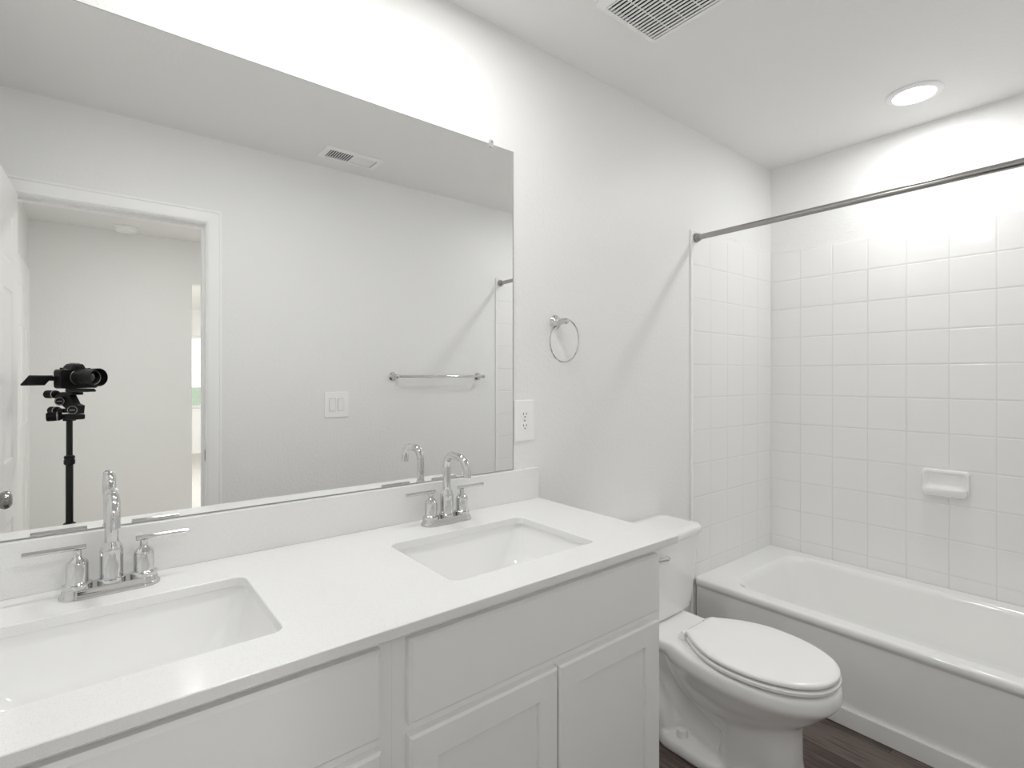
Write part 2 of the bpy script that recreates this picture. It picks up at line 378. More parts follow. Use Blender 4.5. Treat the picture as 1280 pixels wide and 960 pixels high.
can_light(0.27, -0.42, 'round white recessed ceiling light above the nearer sink', LAMP, 'recessed ceiling lights')
can_light(0.80, -0.42, 'round white recessed ceiling light above the farther sink', LAMP, 'recessed ceiling lights')
can_light(0.50, -2.35, 'added round white ceiling lamp lighting the hall, out of view', HALL_FILL, 'recessed ceiling lights')  # unseen lamp added to light the hall and, through the doorway, the vanity

can_light(2.4, -5.2, 'added round white ceiling lamp brightening the bedroom, out of view', BED_FILL, 'recessed ceiling lights')  # unseen lamp added to brighten the room behind the hall opening

# exhaust fan grille on the ceiling
t = thing('exhaust_fan', 'square white slatted exhaust fan grille on the ceiling', 'fan grille', (1.337, -0.416, H))
b = B(); S = 0.148; I = 0.122
R0 = [rrect(-S, S, -S, S, .022, -.0005), rrect(-S, S, -S, S, .022, -.006), rrect(-S+.008, S-.008, -S+.008, S-.008, .018, -.014), rrect(-I, I, -I, I, .004, -.018), rrect(-I, I, -I, I, .004, -.0012)]
loft(b, R0, False, False); obj('frame', b, M['plastic'], t)
b = B(); box(b, -I, I, -I, I, -.0012, -.0004); obj('shade_backing', b, M['shadow_gap'], t)  # flat sheet, shade of the duct put into its colour
ns = 17
for i in range(ns):
    b = B(); cx = -I + (i+0.5)*2*I/ns
    box(b, cx-.0034, cx+.0034, -I+.0005, I-.0005, -.0170, -.0145, .0008); obj('slat', b, M['plastic'], t)
for yy in (-.06, 0, .06):
    b = B(); box(b, -I+.001, I-.001, yy-.0014, yy+.0014, -.0150, -.0130); obj('crossbar', b, M['plastic'], t)
# supply register
t = thing('air_vent', 'small rectangular white air register on the ceiling near the door wall', 'air vent', (1.043, -1.292, H))
b = B(); SX, SY = .152, .076; IX, IY = .122, .048
loft(b, [rrect(-SX, SX, -SY, SY, .004, -.0005), rrect(-SX, SX, -SY, SY, .004, -.003), rrect(-SX+.006, SX-.006, -SY+.006, SY-.006, .003, -.007), rrect(-IX, IX, -IY, IY, .002, -.008), rrect(-IX, IX, -IY, IY, .002, -.002)], False, False)
obj('frame', b, M['plastic'], t)
b = B(); box(b, -IX, IX, -IY, IY, -.0018, -.0005); obj('shade_backing', b, M['shadow_gap'], t)  # dark sheet painted as the shade behind the louvers
b = B(); box(b, -.004, .004, -IY, IY, -.008, -.002); obj('center_bar', b, M['plastic'], t)
for s in (-1, 1):
    for i in range(9):
        b = B(); cx = s*(.014+i*.0122)
        box(b, -.0056, .0056, -IY+.0005, IY-.0005, -.0006, .0006)
        for v in b.verts: v.co = Matrix.Translation((cx, 0, -.0048)) @ Matrix.Rotation(s*math.radians(28), 4, 'Y') @ v.co
        o = obj('louver', b, M['plastic'], t)
# smoke detector in the hall
t = thing('smoke_detector', 'round white smoke detector on the hall ceiling', 'smoke detector', (0.186, -3.585, H))
b = B(); lathe(b, [(.001, -.0005), (.074, -.0005), (.075, -.008), (.071, -.012), (.067, -.013), (.066, -.030), (.058, -.038), (.03, -.041), (.001, -.041)], 40, None, True, True); obj('housing', b, M['plastic'], t)
b = B(); lathe(b, [(.018, -.0405), (.018, -.043), (.014, -.0445), (.001, -.0445)], 24); obj('test_button', b, M['plastic'], t)

# ------------------------------------------------------------------ vanity
CX0, CX1, CF = X0, 1.187, -0.567
CT, CB = 0.877, 0.857
def chamfered(b, x0, x1, z0, z1, yb, yf, ch, rail=None):
    """front of a drawer or door: chamfered outer edge; with rail, an open frame around a recessed panel"""
    def R(i, y): return [Vector((x0+i, y, z0+i)), Vector((x1-i, y, z0+i)), Vector((x1-i, y, z1-i)), Vector((x0+i, y, z1-i))]
    rings = [R(0, yb), R(0, yf+ch), R(ch, yf)]
    if rail is None: loft(b, rings)
    else:
        rings += [R(rail, yf), R(rail+.0022, yf+.0022), R(rail+.0022, yb)]
        loft(b, rings+[rings[0]], False, False)
def vanity(x0, x1, label):
    t = thing('vanity_cabinet', label, 'bathroom cabinet', ((x0+x1)/2, -0.265, 0), 0, 'vanity cabinets')
    hw = (x1-x0)/2-0.00012; FY = -0.265; BY = 0.264
    b = B()
    box(b, -hw, -hw+.016, FY+.019, BY, 0, CB); box(b, hw-.016, hw, FY+.019, BY, 0, CB)       # sides
    box(b, -hw+.016, hw-.016, FY+.09, BY, .10, .116); box(b, -hw+.016, hw-.016, BY-.006, BY, .116, CB)
    box(b, -hw, -hw+.042, FY, FY+.019, .10, CB); box(b, hw-.042, hw, FY, FY+.019, .10, CB)     # face frame
    box(b, -hw+.042, hw-.042, FY, FY+.019, CB-.038, CB); box(b, -hw+.042, hw-.042, FY, FY+.019, .10, .14); box(b, -hw+.042, hw-.042, FY, FY+.019, .655, .70)
    box(b, -hw+.016, hw-.016, FY+.075, FY+.09, 0, .10)
    obj('body', b, M['cabinet'], t)
    FF = FY-.0185
    b = B(); chamfered(b, -.353, .353, .688, .836, FY-.0002, FF, .0065); obj('false_drawer_front', b, M['cabinet'], t)
    for s in (-1, 1):
        xa, xb = (-.353, -.0025) if s < 0 else (.0025, .353)
        z0, z1, rl = .112, .668, .053
        b = B(); chamfered(b, xa, xb, z0, z1, FY-.0002, FF, .0045, rl)
        d = obj('door', b, M['cabinet'], t)
        b = B(); box(b, xa+rl-.002, xb-rl+.002, FF+.0085, FY-.004, z0+rl-.002, z1-rl+.002); obj('panel', b, M['cabinet'], d)
    return t
vanity(X0+0.001, 0.397, 'pale grey shaker vanity cabinet under the nearer sink, at left edge')
vanity(0.397, 1.155, 'pale grey shaker vanity cabinet under the farther sink, next to the toilet')

# quartz worktop with two sink cut-outs
SINKS = [(0.034, -0.312), (0.772, -0.317)]
SW, SD = 0.208, 0.150
ct = thing('vanity_worktop', 'long white speckled quartz worktop with two sink cut-outs', 'worktop', (0.4, -0.28, CB))
ox, oy = 0.4, -0.28
b = B(); edges = []
def loop(pts):
    vs = [b.verts.new((p[0]-ox, p[1]-oy, CT-CB)) for p in pts]
    return [b.edges.new((vs[i], vs[(i+1) % len(vs)])) for i in range(len(vs))]
edges += loop([(CX0+.001, -.0005), (CX1, -.0005), (CX1, CF), (CX0+.001, CF)])
for sx, sy in SINKS: edges += loop([(p.x, p.y) for p in rrect(sx-SW, sx+SW, sy-SD, sy+SD, .022, 0, 6)])
bmesh.ops.triangle_fill(b, use_beauty=True, use_dissolve=False, edges=edges)
fs = [f for f in b.faces]
ex = bmesh.ops.extrude_face_region(b, geom=fs)
for v in [g for g in ex['geom'] if isinstance(g, bmesh.types.BMVert)]: v.co.z = 0.0005
slab = obj('slab', b, M['quartz'], ct)
md = slab.modifiers.new('edge', 'BEVEL'); md.width = 0.0018; md.segments = 2; md.limit_method = 'ANGLE'; md.angle_limit = math.radians(60)
b = B(); box(b, CX0+.001-ox, CX1-ox, -.020-oy, -.0005-oy, CT-CB, .980-CB, .0015); obj('backsplash', b, M['quartz'], ct)

# undermount sinks
def sink(cx, cy, label):
    t = thing('undermount_sink', label, 'sink', (cx, cy, 0.70), 0, 'undermount sinks')
    Z = CB-0.70
    def ring(ix, iyb, iyf, r, z): return rrect(-SW-.006+ix, SW+.006-ix, -SD-.006+iyf, SD+.006-iyb, r, z, 8)
    b = B()
    inner = [ring(-.022, -.022, -.022, .03, Z), ring(0, 0, 0, .026, Z), ring(.001, .001, .001, .026, Z-.006), ring(.005, .004, .004, .030, Z-.030), ring(.016, .010, .010, .042, Z-.075), ring(.034, .018, .018, .055, Z-.108), ring(.060, .034, .034, .065, Z-.126), ring(.10, .065, .065, .07, Z-.134), ring(.185, .118, .118, .03, Z-.139)]
    outer = [ring(.185, .118, .118, .03, Z-.149), ring(.10, .065, .065, .07, Z-.146), ring(.055, .025, .025, .065, Z-.136), ring(.005, .0, .0, .05, Z-.08), ring(-.008, -.008, -.008, .034, Z-.014), ring(-.022, -.022, -.022, .03, Z-.012)]
    rings = inner+outer
    loft(b, rings+[rings[0]], False, False)
    bm2 = b; obj('basin', bm2, M['ceramic'], t, smooth=50)
    b = B(); lathe(b, [(.0, Z-.1385), (.016, Z-.1385), (.0165, Z-.1365), (.021, Z-.1355), (.0225, Z-.1380)], 28, None, True, False)
    o = obj('drain', b, M['chrome'], t); tag(o, 'round chrome drain')
    return t
sink(*SINKS[0], 'white rectangular undermount sink nearest the camera, below the left faucet')
sink(*SINKS[1], 'white rectangular undermount sink nearer the toilet, below the right faucet')

# centerset faucets
def faucet(x, y, label):
    t = thing('centerset_faucet', label, 'faucet', (x, y, CT), 0, 'chrome centerset faucets')
    b = B()
    def stad(i, z): return rrect(-.0785+i, .0785-i, -.029+i, .029-i, .0285-i, z, 10)
    loft(b, [stad(0, .0003), stad(0, .004), stad(.0015, .006), stad(.004, .009), stad(.0045, .016), stad(.006, .018)]); obj('base_plate', b, M['chrome'], t, smooth=40)
    sp = B()
    lathe(sp, [(.0225, .018), (.0225, .024), (.0195, .0255), (.0188, .028), (.0188, .079), (.0165, .085), (.0130, .091), (.0122, .094)], 32)
    body = obj('spout_body', sp, M['chrome'], t)
    b = B(); pts = [(0, 0, .090), (0, 0, .120), (0, 0, .156)]
    R = .036
    for i in range(1, 10):
        a = PI/2*i/9; pts.append((0, -R+R*math.cos(a), .156+R*math.sin(a)))
    for i in range(1, 4): pts.append((0, -R-.030*i/3, .192-.0005*i))
    R2 = .036; y0, z0 = -R-.030, .1905
    for i in range(1, 9):
        a = math.radians(80)*i/8; pts.append((0, y0-R2*math.sin(a), z0-R2+R2*math.cos(a)))
    ly, lz = pts[-1][1:]; pts += [(0, ly-.0022, lz-.010), (0, ly-.003, lz-.020)]
    tube(b, pts, .0113, 20); obj('spout', b, M['chrome'], t, smooth=45)
    for s in (-1, 1):
        b = B(); m = Matrix.Translation((s*.051, 0, 0))
        lathe(b, [(.0228, .018), (.0228, .0245), (.0190, .026), (.0172, .028), (.0172, .061), (.0152, .066), (.0075, .074), (.0064, .076), (.0064, .088)], 28, m)
        h = obj('handle', b, M['chrome'], t)
        b = B(); tube(b, [(s*.038, 0, .0915), (s*.039, 0, .0915), (s*.127, 0, .0915), (s*.128, 0, .0915)], [.0040, .0048, .0048, .0040], 14)
        tag(obj('lever', b, M['chrome'], h), 'thin straight lever')
    return t
faucet(0.026, -0.082, 'chrome two handle faucet at the nearer sink, at left of worktop')
faucet(0.783, -0.080, 'chrome two handle faucet at the farther sink, by the mirror corner')

# ------------------------------------------------------------------ wall mirror
t = thing('wall_mirror', 'large frameless mirror on the wall above the worktop', 'mirror', (0.365, 0, 0.981))
b = B(); hw = 1.0885-0.365; mh = 2.038-0.981
box(b, X0+.003-0.365, hw, -.004, -.0006, 0, mh)
o = obj('mirror_panel', b, M['mirror'], t, smooth=20)
o.data.materials.append(M['mirror_edge'])
for p in o.data.polygons: p.material_index = 0 if p.normal.y < -0.9 else 1
b = B(); e_ = .0032; xl = X0+.003-0.365
box(b, hw-e_, hw, -.0046, -.0041, 0, mh); box(b, xl, xl+e_, -.0046, -.0041, 0, mh); box(b, xl+e_, hw-e_, -.0046, -.0041, 0, e_*.7); box(b, xl+e_, hw-e_, -.0046, -.0041, mh-e_*.5, mh)
tag(obj('ground_edge', b, M['mirror_edge'], t), 'dull grey ground edge of the glass')
for mx_ in (0.995-0.365, -0.22-0.365):
    b = B(); pts = rrect(-.008, .008, -.008, .015, .006, 0, 5)
    loft(b, [[Vector((mx_+p.x, -.0045-d, mh-.002+p.y)) for p in pts] for d in (0, .003)]); lathe(b, [(.004, 0), (.004, .002), (.001, .003)], 12, axis_mat((mx_, -.0075, mh+.007), (0, -1, 0)))
    tag(obj('mirror_clip', b, M['clip'], t), 'small clear plastic clip')

# outlet beside the mirror
t = thing('power_outlet', 'white wall outlet right beside the mirror edge', 'outlet', (1.1355, 0, 1.142))
def plate(b, hw, hh, th, sy):
    loft(b, [[Vector((p.x, sy*.0003, p.y)) for p in rrect(-hw, hw, -hh, hh, .004, 0, 4)], [Vector((p.x, sy*(th-.002), p.y)) for p in rrect(-hw, hw, -hh, hh, .004, 0, 4)], [Vector((p.x, sy*th, p.y)) for p in rrect(-hw+.004, hw-.004, -hh+.004, hh-.004, .004, 0, 4)]])
b = B(); plate(b, .0425, .069, .006, -1); obj('cover_plate', b, M['plastic'], t)
for s in (-1, 1):
    b = B(); pts = rrect(-.0165, .0165, -.0135, .0135, .009, 0, 5)
    loft(b, [[Vector((p.x, -d, p.y+s*.0195)) for p in pts] for d in (.0055, .0078)]); r = obj('receptacle', b, M['plastic'], t)
    b = B()
    box(b, -.0075, -.0055, -.0081, -.0070, s*.0195-.001, s*.0195+.0075); box(b, .0055, .0075, -.0081, -.0070, s*.0195, s*.0195+.007)
    lathe(b, [(.0024, 0), (.0024, .001)], 12, axis_mat((0, -.0071, s*.0195-.007), (0, -1, 0))); obj('slot', b, M['slot'], r)
b = B(); lathe(b, [(.003, 0), (.003, .001), (.001, .0018)], 12, axis_mat((0, -.0058, 0), (0, -1, 0))); obj('screw', b, M['grey_metal'], t)
# two gang switch on the door wall
t = thing('light_switch', 'white double rocker light switch on the wall beside the doorway', 'light switch', (1.038, YB, 1.138))
b = B(); plate(b, .066, .070, .006, 1); obj('cover_plate', b, M['plastic'], t)
for s in (-1, 1):
    b = B(); up = 1 if s > 0 else -1
    pr_ = [(-.033, .0055), (-.033, .0075+.002*(up < 0)), (0, .0078), (.033, .0075+.002*(up > 0)), (.033, .0055)]
    loft(b, [[Vector((s*.023-.0165, y, z)) for z, y in pr_], [Vector((s*.023+.0165, y, z)) for z, y in pr_]]); r = obj('rocker', b, M['seat'], t)
    b = B(); box(b, s*.023-.0178, s*.023+.0178, .0050, .00615, -.0343, .0343); obj('rocker_gap', b, M['grey_metal'], r)

# towel ring
t = thing('towel_ring', 'chrome towel ring on the wall between mirror and shower', 'towel ring', (1.282, 0, 1.484))
b = B(); lathe(b, [(.001, .0003), (.025, .0003), (.026, .003), (.0245, .006), (.018, .012), (.012, .024), (.0095, .038), (.0105, .046), (.0115, .052), (.010, .060), (.006, .064), (.001, .065)], 28, axis_mat((0, 0, 0), (0, -1, 0))); obj('post', b, M['chrome'], t)
b = B(); torus(b, .075, .0028, Matrix.Translation((-.006, -.055, -.068)) @ Matrix.Rotation(math.radians(4), 4, 'Z') @ Matrix.Rotation(PI/2+math.radians(3), 4, 'X')); obj('ring', b, M['chrome'], t)
# towel bar
t = thing('towel_bar', 'straight chrome towel bar on the wall opposite the mirror', 'towel bar', (1.678, YB, 1.294))
for s in (-1, 1):
    b = B(); lathe(b, [(.001, .0003), (.025, .0003), (.026, .003), (.0245, .006), (.018, .012), (.012, .024), (.010, .040), (.0115, .052), (.0125, .060), (.011, .069), (.006, .073), (.001, .074)], 28, axis_mat((s*.305, 0, 0), (0, 1, 0))); obj('post', b, M['chrome'], t)
b = B(); tube(b, [(-.305, .060, 0), (.305, .060, 0)], .0075, 18); obj('bar', b, M['chrome'], t)

# ------------------------------------------------------------------ bathtub
t = thing('bathtub', 'white alcove bathtub along the tiled far wall', 'bathtub', (2.524, -0.747, 0))
ox, oy = 2.524, -0.747
y0, y1 = YB+.0065, -.0065; x1 = TX-.0008
def tr_(xa, xb, ya, yb, r, z): return rrect(xa-ox, xb-ox, ya-oy, yb-oy, r, z, 10)
rings = [tr_(2.172, x1, y0, y1, .004, 0.001), tr_(2.172, x1, y0, y1, .004, .322), tr_(2.166, x1, y0, y1, .004, .331), tr_(2.1605, x1, y0, y1, .004, .339), tr_(2.1595, x1, y0, y1, .005, .347), tr_(2.1615, x1-.001, y0, y1, .006, .357), tr_(2.166, x1-.001, y0, y1, .006, .364), tr_(2.176, x1-.002, y0, y1, .006, .367),
         tr_(2.222, 2.848, -1.405, -.128, .10, .3655), tr_(2.228, 2.842, -1.398, -.135, .10, .363), tr_(2.234, 2.836, -1.39, -.144, .10, .356), tr_(2.243, 2.828, -1.375, -.158, .105, .340), tr_(2.258, 2.815, -1.33, -.19, .115, .24), tr_(2.275, 2.80, -1.28, -.225, .13, .15), tr_(2.295, 2.78, -1.24, -.255, .14, .105), tr_(2.33, 2.745, -1.19, -.30, .14, .082), tr_(2.40, 2.67, -1.05, -.42, .10, .075)]
b = B(); loft(b, rings); obj('tub_shell', b, M['tub'], t, smooth=60)
b = B(); box(b, 2.158-ox, 2.1735-ox, y0-oy+.001, y1-oy-.008, 0.001, .066, .003); obj('toe_strip', b, M['tub'], t)
b = B(); lathe(b, [(.001, .0765), (.03, .0765), (.034, .078), (.035, .0755)], 28, Matrix.Translation((0, -.36, 0)), True, False); tag(obj('drain', b, M['chrome'], t), 'chrome tub drain')

# soap dish on the tiles
t = thing('soap_dish', 'white ceramic soap dish fixed to the far tiled wall', 'soap dish', (TX, -0.760, 0.828))
b = B()
def sd(w_, zb, zt, r, d): return [Vector((-d, p.x, p.y)) for p in rrect(-w_, w_, zb, zt, r, 0, 6)]
loft(b, [sd(.082, -.054, .057, .016, .0004), sd(.082, -.054, .057, .016, .010), sd(.080, -.052, .054, .016, .016), sd(.076, -.048, .049, .014, .018), sd(.070, -.030, .043, .013, .017), sd(.066, -.024, .040, .013, .009), sd(.055, -.010, .034, .012, .006)])
obj('back_plate', b, M['ceramic'], t, smooth=50)
b = B()
rim = []
def half(w_, d, z, i=0.0):
    pts = []
    n = 24
    for k in range(n+1):
        a = -PI/2+PI*k/n; c_, s_ = math.cos(a), math.sin(a)
        ex_ = 0.42
        pts.append(Vector((-(.006+(d-.006)*abs(c_)**ex_), w_*(abs(s_)**ex_)*(1 if s_ >= 0 else -1), z)))
    return pts
loft(b, [half(.060, .030, -.060), half(.074, .050, -.052), half(.078, .058, -.040), half(.079, .060, -.026), half(.076, .057, -.021), half(.071, .052, -.024), half(.066, .046, -.034), half(.05, .03, -.038)])
obj('tray', b, M['ceramic'], t, smooth=50)

# shower rod
t = thing('shower_rod', 'straight brushed metal shower curtain rod across the tub', 'shower rod', (2.166, -0.747, 1.931))
b = B(); tube(b, [(0, YB+.010+.747, 0), (0, .747-.010, 0)], .0125, 20); obj('rod', b, M['rod'], t)
for s, yy in ((1, .747-.0065), (-1, YB+.0065+.747)):
    b = B(); lathe(b, [(.001, 0), (.020, 0), (.0215, .003), (.0205, .010), (.017, .013), (.0165, .022), (.0135, .024)], 28, axis_mat((0, yy, 0), (0, -s, 0))); obj('end_flange', b, M['grey_metal'], t)

# ------------------------------------------------------------------ toilet
TC = 1.667
tl = thing('toilet', 'white two piece toilet with closed lid between vanity and bathtub', 'toilet', (TC, 0, 0))
def egg(hw, yb, yf, bh, z, ym=None, n=28, ex=2.15, rc=0.012):
    """toilet outline, straight at the back (y=yb), pointed oval at the front (y=yf)"""
    ym = yb-(yb-yf)*0.46 if ym is None else ym
    half = []
    half.append((bh-rc, yb)); half.append((bh-rc*.3, yb-rc*.25)); half.append((bh+.001, yb-rc))
    for k in range(1, 11):
        u = k/10; yy = (yb-rc)+(ym-(yb-rc))*u; half.append((hw-(hw-bh)*(1-u)**2.0, yy))
    for k in range(1, n):
        a = PI/2*k/n; half.append((hw*math.cos(a)**(2/ex), ym+(yf-ym)*math.sin(a)**(2/ex)))
    pts = [Vector((x, y, z)) for x, y in half]+[Vector((0, yf, z))]+[Vector((-x, y, z)) for x, y in reversed(half)]
    return pts
# bowl: rim, bowl underside, front column, rear foot and trapway fused into one casting
b = B()
loft(b, [egg(.174, -.285, -.770, .125, .380), egg(.178, -.28, -.775, .130, .374), egg(.179, -.28, -.777, .130, .338), egg(.175, -.28, -.772, .128, .328), egg(.164, -.285, -.752, .115, .308), egg(.150, -.29, -.722, .105, .275), egg(.130, -.30, -.68, .095, .240), egg(.105, -.31, -.63, .080, .205), egg(.07, -.33, -.58, .06, .17)])
loft(b, [rrect(-.085, .085, -.30, -.040, .03, .300), rrect(-.120, .120, -.31, -.025, .03, .332), rrect(-.138, .138, -.33, -.022, .03, .348), rrect(-.138, .138, -.33, -.022, .03, .374), rrect(-.134, .134, -.33, -.026, .03, .380)])
loft(b, [rrect(-.102, .102, -.676, -.425, .075, .0), rrect(-.100, .100, -.674, -.427, .075, .03), rrect(-.092, .092, -.666, -.435, .075, .10), rrect(-.088, .088, -.666, -.445, .075, .20), rrect(-.090, .090, -.68, -.445, .075, .27)])
loft(b, [rrect(-.122, .122, -.50, -.205, .075, 0), rrect(-.122, .122, -.50, -.205, .075, .026), rrect(-.116, .116, -.49, -.21, .07, .040), rrect(-.08, .08, -.45, -.20, .05, .046)])
loft(b, [rrect(-.042, .042, -.50, -.24, .03, .02), rrect(-.042, .042, -.52, -.20, .03, .20), rrect(-.06, .06, -.55, -.12, .03, .33)])
for s in (-1, 1):
    P_ = smooth_path([(s*.072, -.250, .345), (s*.080, -.300, .270), (s*.070, -.370, .205), (s*.040, -.480, .140)], 6)
    tube(b, P_, [.030]*len(P_), 16)
    P_ = smooth_path([(s*.055, -.115, .330), (s*.064, -.135, .250), (s*.068, -.180, .170), (s*.070, -.225, .100), (s*.070, -.245, .030)], 6)
    tube(b, P_, [.044-.010*k/len(P_) for k in range(len(P_))], 16)
tube(b, smooth_path([(0, -.13, .33), (0, -.15, .22), (0, -.20, .12), (0, -.27, .05)], 6), [.060]*19, 20)
bowl = obj('bowl', b, M['ceramic'], tl, smooth=180)
rm = bowl.modifiers.new('fuse', 'REMESH'); rm.mode = 'VOXEL'; rm.voxel_size = 0.005; rm.use_smooth_shade = True
sm = bowl.modifiers.new('soften', 'SMOOTH'); sm.factor = 0.5; sm.iterations = 30
for s in (-1, 1):
    b = B(); lathe(b, [(.0185, .036), (.0185, .060), (.016, .068), (.009, .072), (.001, .073)], 20, Matrix.Translation((s*.076, -.312, 0))); obj('bolt_cap', b, M['plastic'], tl)
# tank
b = B()
def tk(hw, yb, yf, r, z):
    pts = rrect(-hw, hw, yf, yb, r, z, 8)
    return [Vector((p.x, p.y-(.014*(1-(p.x/hw)**2) if p.y < (yb+yf)/2 else 0), p.z)) for p in pts]
def rrd(hw, yb, yf, r, z, k=6):
    """rounded rect with extra points along the front so it can bow out"""
    base = rrect(-hw, hw, yf, yb, r, z, 8); out = []
    n = len(base)
    for i, p in enumerate(base):
        out.append(p); q = base[(i+1) % n]
        if i in (8, 17, 26, 35):
            for j in range(1, 8): out.append(p.lerp(q, j/8))
    return [Vector((p.x, p.y-(.016*max(0, 1-(p.x/hw)**2) if p.y < (yb+yf)/2 else 0), p.z)) for p in out]
loft(b, [rrd(.185, -.030, -.165, .035, .381), rrd(.200, -.026, -.180, .04, .388), rrd(.206, -.024, -.184, .04, .41), rrd(.222, -.020, -.194, .035, .58), rrd(.229, -.018, -.199, .034, .670)])
obj('tank', b, M['ceramic'], tl, smooth=45)
b = B()
loft(b, [rrd(.229, -.016, -.199, .034, .6705), rrd(.238, -.012, -.207, .036, .676), rrd(.240, -.010, -.209, .036, .690), rrd(.238, -.012, -.207, .036, .699), rrd(.230, -.018, -.200, .034, .705), rrd(.20, -.05, -.17, .03, .7065)])
obj('tank_lid', b, M['ceramic'], tl, smooth=50)
b = B(); lathe(b, [(.014, 0), (.014, .006), (.009, .009), (.007, .02)], 20, axis_mat((-.165, -.205, .635), (0, -1, 0)))
tube(b, smooth_path([(-.165, -.226, .635), (-.12, -.230, .634), (-.045, -.232, .630)], 5), [.006]*9+[.007, .0085], 14)
lathe(b, [(.001, -.010), (.007, -.007), (.0095, 0), (.007, .007), (.001, .010)], 16, axis_mat((-.043, -.232, .630), (1, 0, 0)), False, False)
tag(obj('flush_lever', b, M['chrome'], tl), 'chrome flush lever')
# seat ring, lid, hinge
b = B()
loft(b, [egg(.168, -.335, -.765, .085, .3850), egg(.175, -.331, -.771, .089, .389), egg(.1755, -.331, -.772, .089, .397), egg(.170, -.334, -.766, .085, .401)]); obj('seat_ring', b, M['seat'], tl, smooth=45)
b = B()
loft(b, [egg(.166, -.332, -.763, .082, .4065), egg(.1735, -.327, -.769, .087, .409), egg(.174, -.327, -.7695, .087, .415), egg(.171, -.329, -.767, .085, .4195), egg(.161, -.339, -.756, .077, .423), egg(.12, -.37, -.70, .06, .4255), egg(.05, -.45, -.60, .03, .4265)])
obj('seat_lid', b, M['seat'], tl, smooth=45)
for s in (-1, 1):
    b = B(); tube(b, [(s*.055, -.318, .402), (s*.083, -.318, .402)], .0085, 14); box(b, s*.069-.013, s*.069+.013, -.326, -.300, .380, .399, .004, 2); obj('seat_hinge', b, M['seat'], tl)
    b = B(); box(b, s*.10-.008, s*.10+.008, -.70, -.685, .4005, .4068, .001); obj('lid_bumper', b, M['plastic'], tl)
    b = B(); box(b, s*.12-.008, s*.12+.008, -.62, -.605, .3800, .3856, .001); obj('seat_bumper', b, M['plastic'], tl)

# ------------------------------------------------------------------ camera and tripod in the doorway
fw = Vector((math.cos(TH), math.sin(TH), 0))
base = CAM + fw*0.024
ph = thing('photo_camera', 'black photo camera with long lens on the tripod in the doorway', 'camera', base, TH-PI/2)
# local frame: +y towards the subject, lens front at y=0
b = B()
loft(b, [[Vector((p.x, -.150, p.y)) for p in rrect(-.062, .060, -.043, .030, .012, 0, 5)], [Vector((p.x, -.147, p.y)) for p in rrect(-.064, .062, -.045, .032, .012, 0, 5)], [Vector((p.x, -.113, p.y)) for p in rrect(-.064, .062, -.045, .032, .012, 0, 5)], [Vector((p.x, -.110, p.y)) for p in rrect(-.062, .060, -.043, .030, .012, 0, 5)]])
loft(b, [[Vector((p.x, -.115, p.y)) for p in rrect(.026, .062, -.044, .027, .012, 0, 5)], [Vector((p.x, -.080, p.y)) for p in rrect(.030, .060, -.044, .022, .012, 0, 5)], [Vector((p.x, -.076, p.y)) for p in rrect(.034, .056, -.040, .018, .010, 0, 5)]])
obj('camera_body', b, M['black'], ph)
b = B()
loft(b, [rrect(-.030, .030, -.158, -.100, .008, .030), rrect(-.024, .024, -.156, -.098, .008, .044), rrect(-.018, .018, -.150, -.100, .006, .053), rrect(-.014, .014, -.146, -.104, .005, .0555)]); obj('viewfinder_hump', b, M['black'], ph)
b = B(); box(b, -.011, .011, -.138, -.112, .0555, .0590, .0008); obj('hot_shoe', b, M['grey_metal'], ph)
for dx, dy, r_ in ((.040, -.128, .009), (.054, -.120, .006), (-.046, -.128, .008)):
    b = B(); lathe(b, [(r_, .0315), (r_, .038), (r_-.001, .039), (.0005, .039)], 20, Matrix.Translation((dx, dy, 0))); obj('dial', b, M['black_metal'], ph)
b = B(); my = axis_mat((0, 0, 0), (0, 1, 0))
lathe(b, [(.028, -.111), (.0295, -.108), (.0300, -.100), (.0335, -.096), (.0335, -.075), (.0325, -.074), (.0325, -.071), (.0340, -.070), (.0345, -.045), (.0335, -.044), (.0335, -.041), (.0350, -.040), (.0362, -.020), (.0365, -.002), (.0360, 0), (.0345, -.0005), (.0340, -.004), (.0325, -.012), (.0315, -.024), (.0280, -.030), (.0220, -.033)], 48, my, True, True); lens = obj('lens_barrel', b, M['black'], ph)
b = B(); lathe(b, [(.0300, -.1095), (.0308, -.109), (.0308, -.106), (.0300, -.1055)], 40, my, False, False); obj('mount_ring', b, M['grey_metal'], lens)
b = B(); lathe(b, [(.0240, -.0325), (.020, -.0300), (.013, -.0280), (.006, -.0270), (.0005, -.0268)], 36, my, True, True); obj('front_glass', b, M['lens_glass'], lens)
b = B(); lathe(b, [(.0282, -.0292), (.0290, -.0280), (.0298, -.0272)], 40, my, False, False); obj('front_lettering_ring', b, M['grey_mark'], lens)
b = B()
m4 = Matrix.Translation((-.116, -.158, -.012)) @ Matrix.Rotation(math.atan2(.037, .045), 4, 'X')
box(b, -.042, .042, -.0285, .0285, -.003, .003, .0012)
for v in b.verts: v.co = m4 @ v.co
box(b, -.078, -.062, -.152, -.140, -.014, .004, .002)
tag(obj('tilt_screen', b, M['black'], ph), 'folding screen swung out to the side of the body')
b = B(); box(b, -.016, .016, -.154, -.040, -.0595, -.0455, .002); box(b, -.0155, .0155, -.046, -.034, -.0585, -.0505, .002); tag(obj('release_plate', b, M['black_metal'], ph), 'black quick release plate')

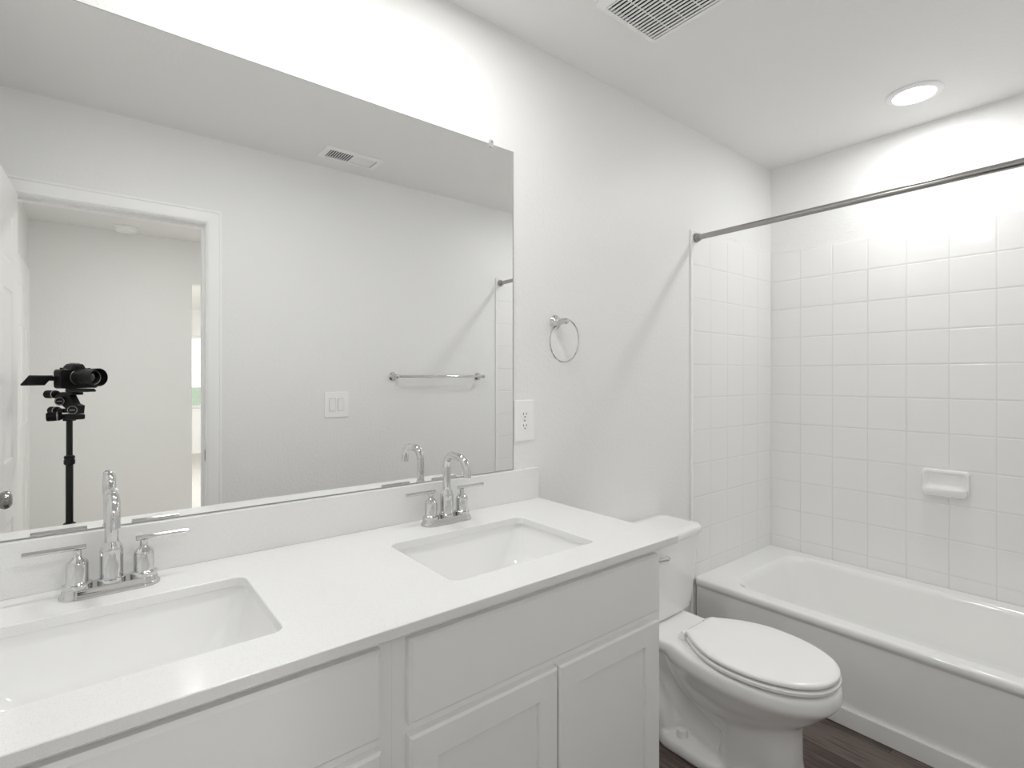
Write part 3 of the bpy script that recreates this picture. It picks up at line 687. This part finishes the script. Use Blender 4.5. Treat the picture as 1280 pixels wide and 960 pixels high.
tp = thing('tripod', 'black tripod with geared head standing in the doorway', 'tripod', base - fw*0.152 - Vector((0, 0, base.z)), TH-PI/2)
Zc = base.z; q = lambda L, z: (0, 0.13-L, Zc+z)
b = B(); lathe(b, [(.0125, .66), (.0125, .96)], 24); lathe(b, [(.0108, .96), (.0108, Zc-.165)], 24); obj('center_column', b, M['black_metal'], tp)
b = B(); lathe(b, [(.015, .930), (.0185, .934), (.0185, .950), (.0165, .952), (.0165, .956), (.0180, .958), (.0180, .964), (.014, .968)], 28); obj('column_collar', b, M['black'], tp)
b = B(); lathe(b, [(.020, .60), (.024, .61), (.024, .672), (.0205, .678), (.0205, .690), (.014, .694)], 28)
obj('leg_spider', b, M['black'], tp)
# geared head
b = B()
box(b, -.020, .020, 0.13-.145, 0.13-.072, Zc-.172, Zc-.150, .005)                       # pan base
pr2 = [(-.150, -.060), (-.185, -.075), (-.182, -.110), (-.150, -.114), (-.105, -.148), (-.072, -.148), (-.068, -.115), (-.090, -.108), (-.120, -.062)]
for x0_, x1_ in ((-.014, .014),):
    loft(b, [[Vector((x0_, 0.13+l, Zc+z)) for l, z in pr2], [Vector((x1_, 0.13+l, Zc+z)) for l, z in pr2]])
box(b, -.022, .022, 0.13-.150, 0.13-.085, Zc-.072, Zc-.0605, .003)
lathe(b, [(.021, Zc-.178), (.021, Zc-.165), (.018, Zc-.150)], 28)
head = obj('tripod_head', b, M['black'], tp)
DA = Vector((-.80, .60, 0)).normalized()
for L_, z_, r_ in ((.165, -.097, .0175), (.100, -.132, .0185)):
    b = B(); lathe(b, [(r_, -.022), (r_, .032), (r_-.002, .034)], 28, axis_mat(q(L_, z_), DA)); k = obj('pivot_disc', b, M['black'], head)
    m = axis_mat(Vector(q(L_, z_))+DA*.0342, DA)
    b = B(); torus(b, r_-.003, .0008, m, 32, 6)
    side = Vector((DA.y, -DA.x, 0)); c_ = m.translation
    tube(b, [c_-side*.009, c_+side*.009], .0013, 6); tag(obj('disc_marking', b, M['grey_mark'], k), 'pale ring and bar printed on the disc')
def head_knob(p, d, ln, r_):
    b = B(); m = axis_mat(p, d)
    lathe(b, [(.008, -.04), (.008, 0), (r_*.8, .001), (r_*.85, .006), (r_, .010), (r_, ln-.004), (r_-.003, ln), (.001, ln)], 24, m); k = obj('adjustment_knob', b, M['rubber'], head)
    b = B(); lathe(b, [(r_+.0003, .013), (r_+.0008, .0135), (r_+.0008, .0175), (r_+.0003, .018)], 24, m, False, False); obj('knob_ring', b, M['grey_metal'], k)
head_knob(q(.190, -.070), (-.1, -1, 0), .055, .0165)
head_knob(q(.185, -.137), (.15, -1, 0), .055, .0155)
head_knob(Vector(q(.150, -.158))+Vector((-.012, 0, 0)), (-.75, -.66, -.05), .050, .0180)
b = B(); tube(b, [q(.19, -.137), q(.10, -.137)], .009, 16); obj('knob_shaft', b, M['black_metal'], head)
for a in (92, -28, 212):
    a = math.radians(a)-(TH-PI/2); dx, dy = math.cos(a), math.sin(a)
    b = B(); tube(b, [(dx*.022, dy*.022, .64), (dx*.085, dy*.085, .34)], .0125, 18); tube(b, [(dx*.085, dy*.085, .345), (dx*.148, dy*.148, .022)], .0095, 18)
    lg = obj('leg', b, M['black_metal'], tp)
    b = B(); lathe(b, [(.011, .001), (.012, .006), (.0105, .026)], 18, Matrix.Translation((dx*.151, dy*.151, 0))); obj('rubber_foot', b, M['rubber'], lg)
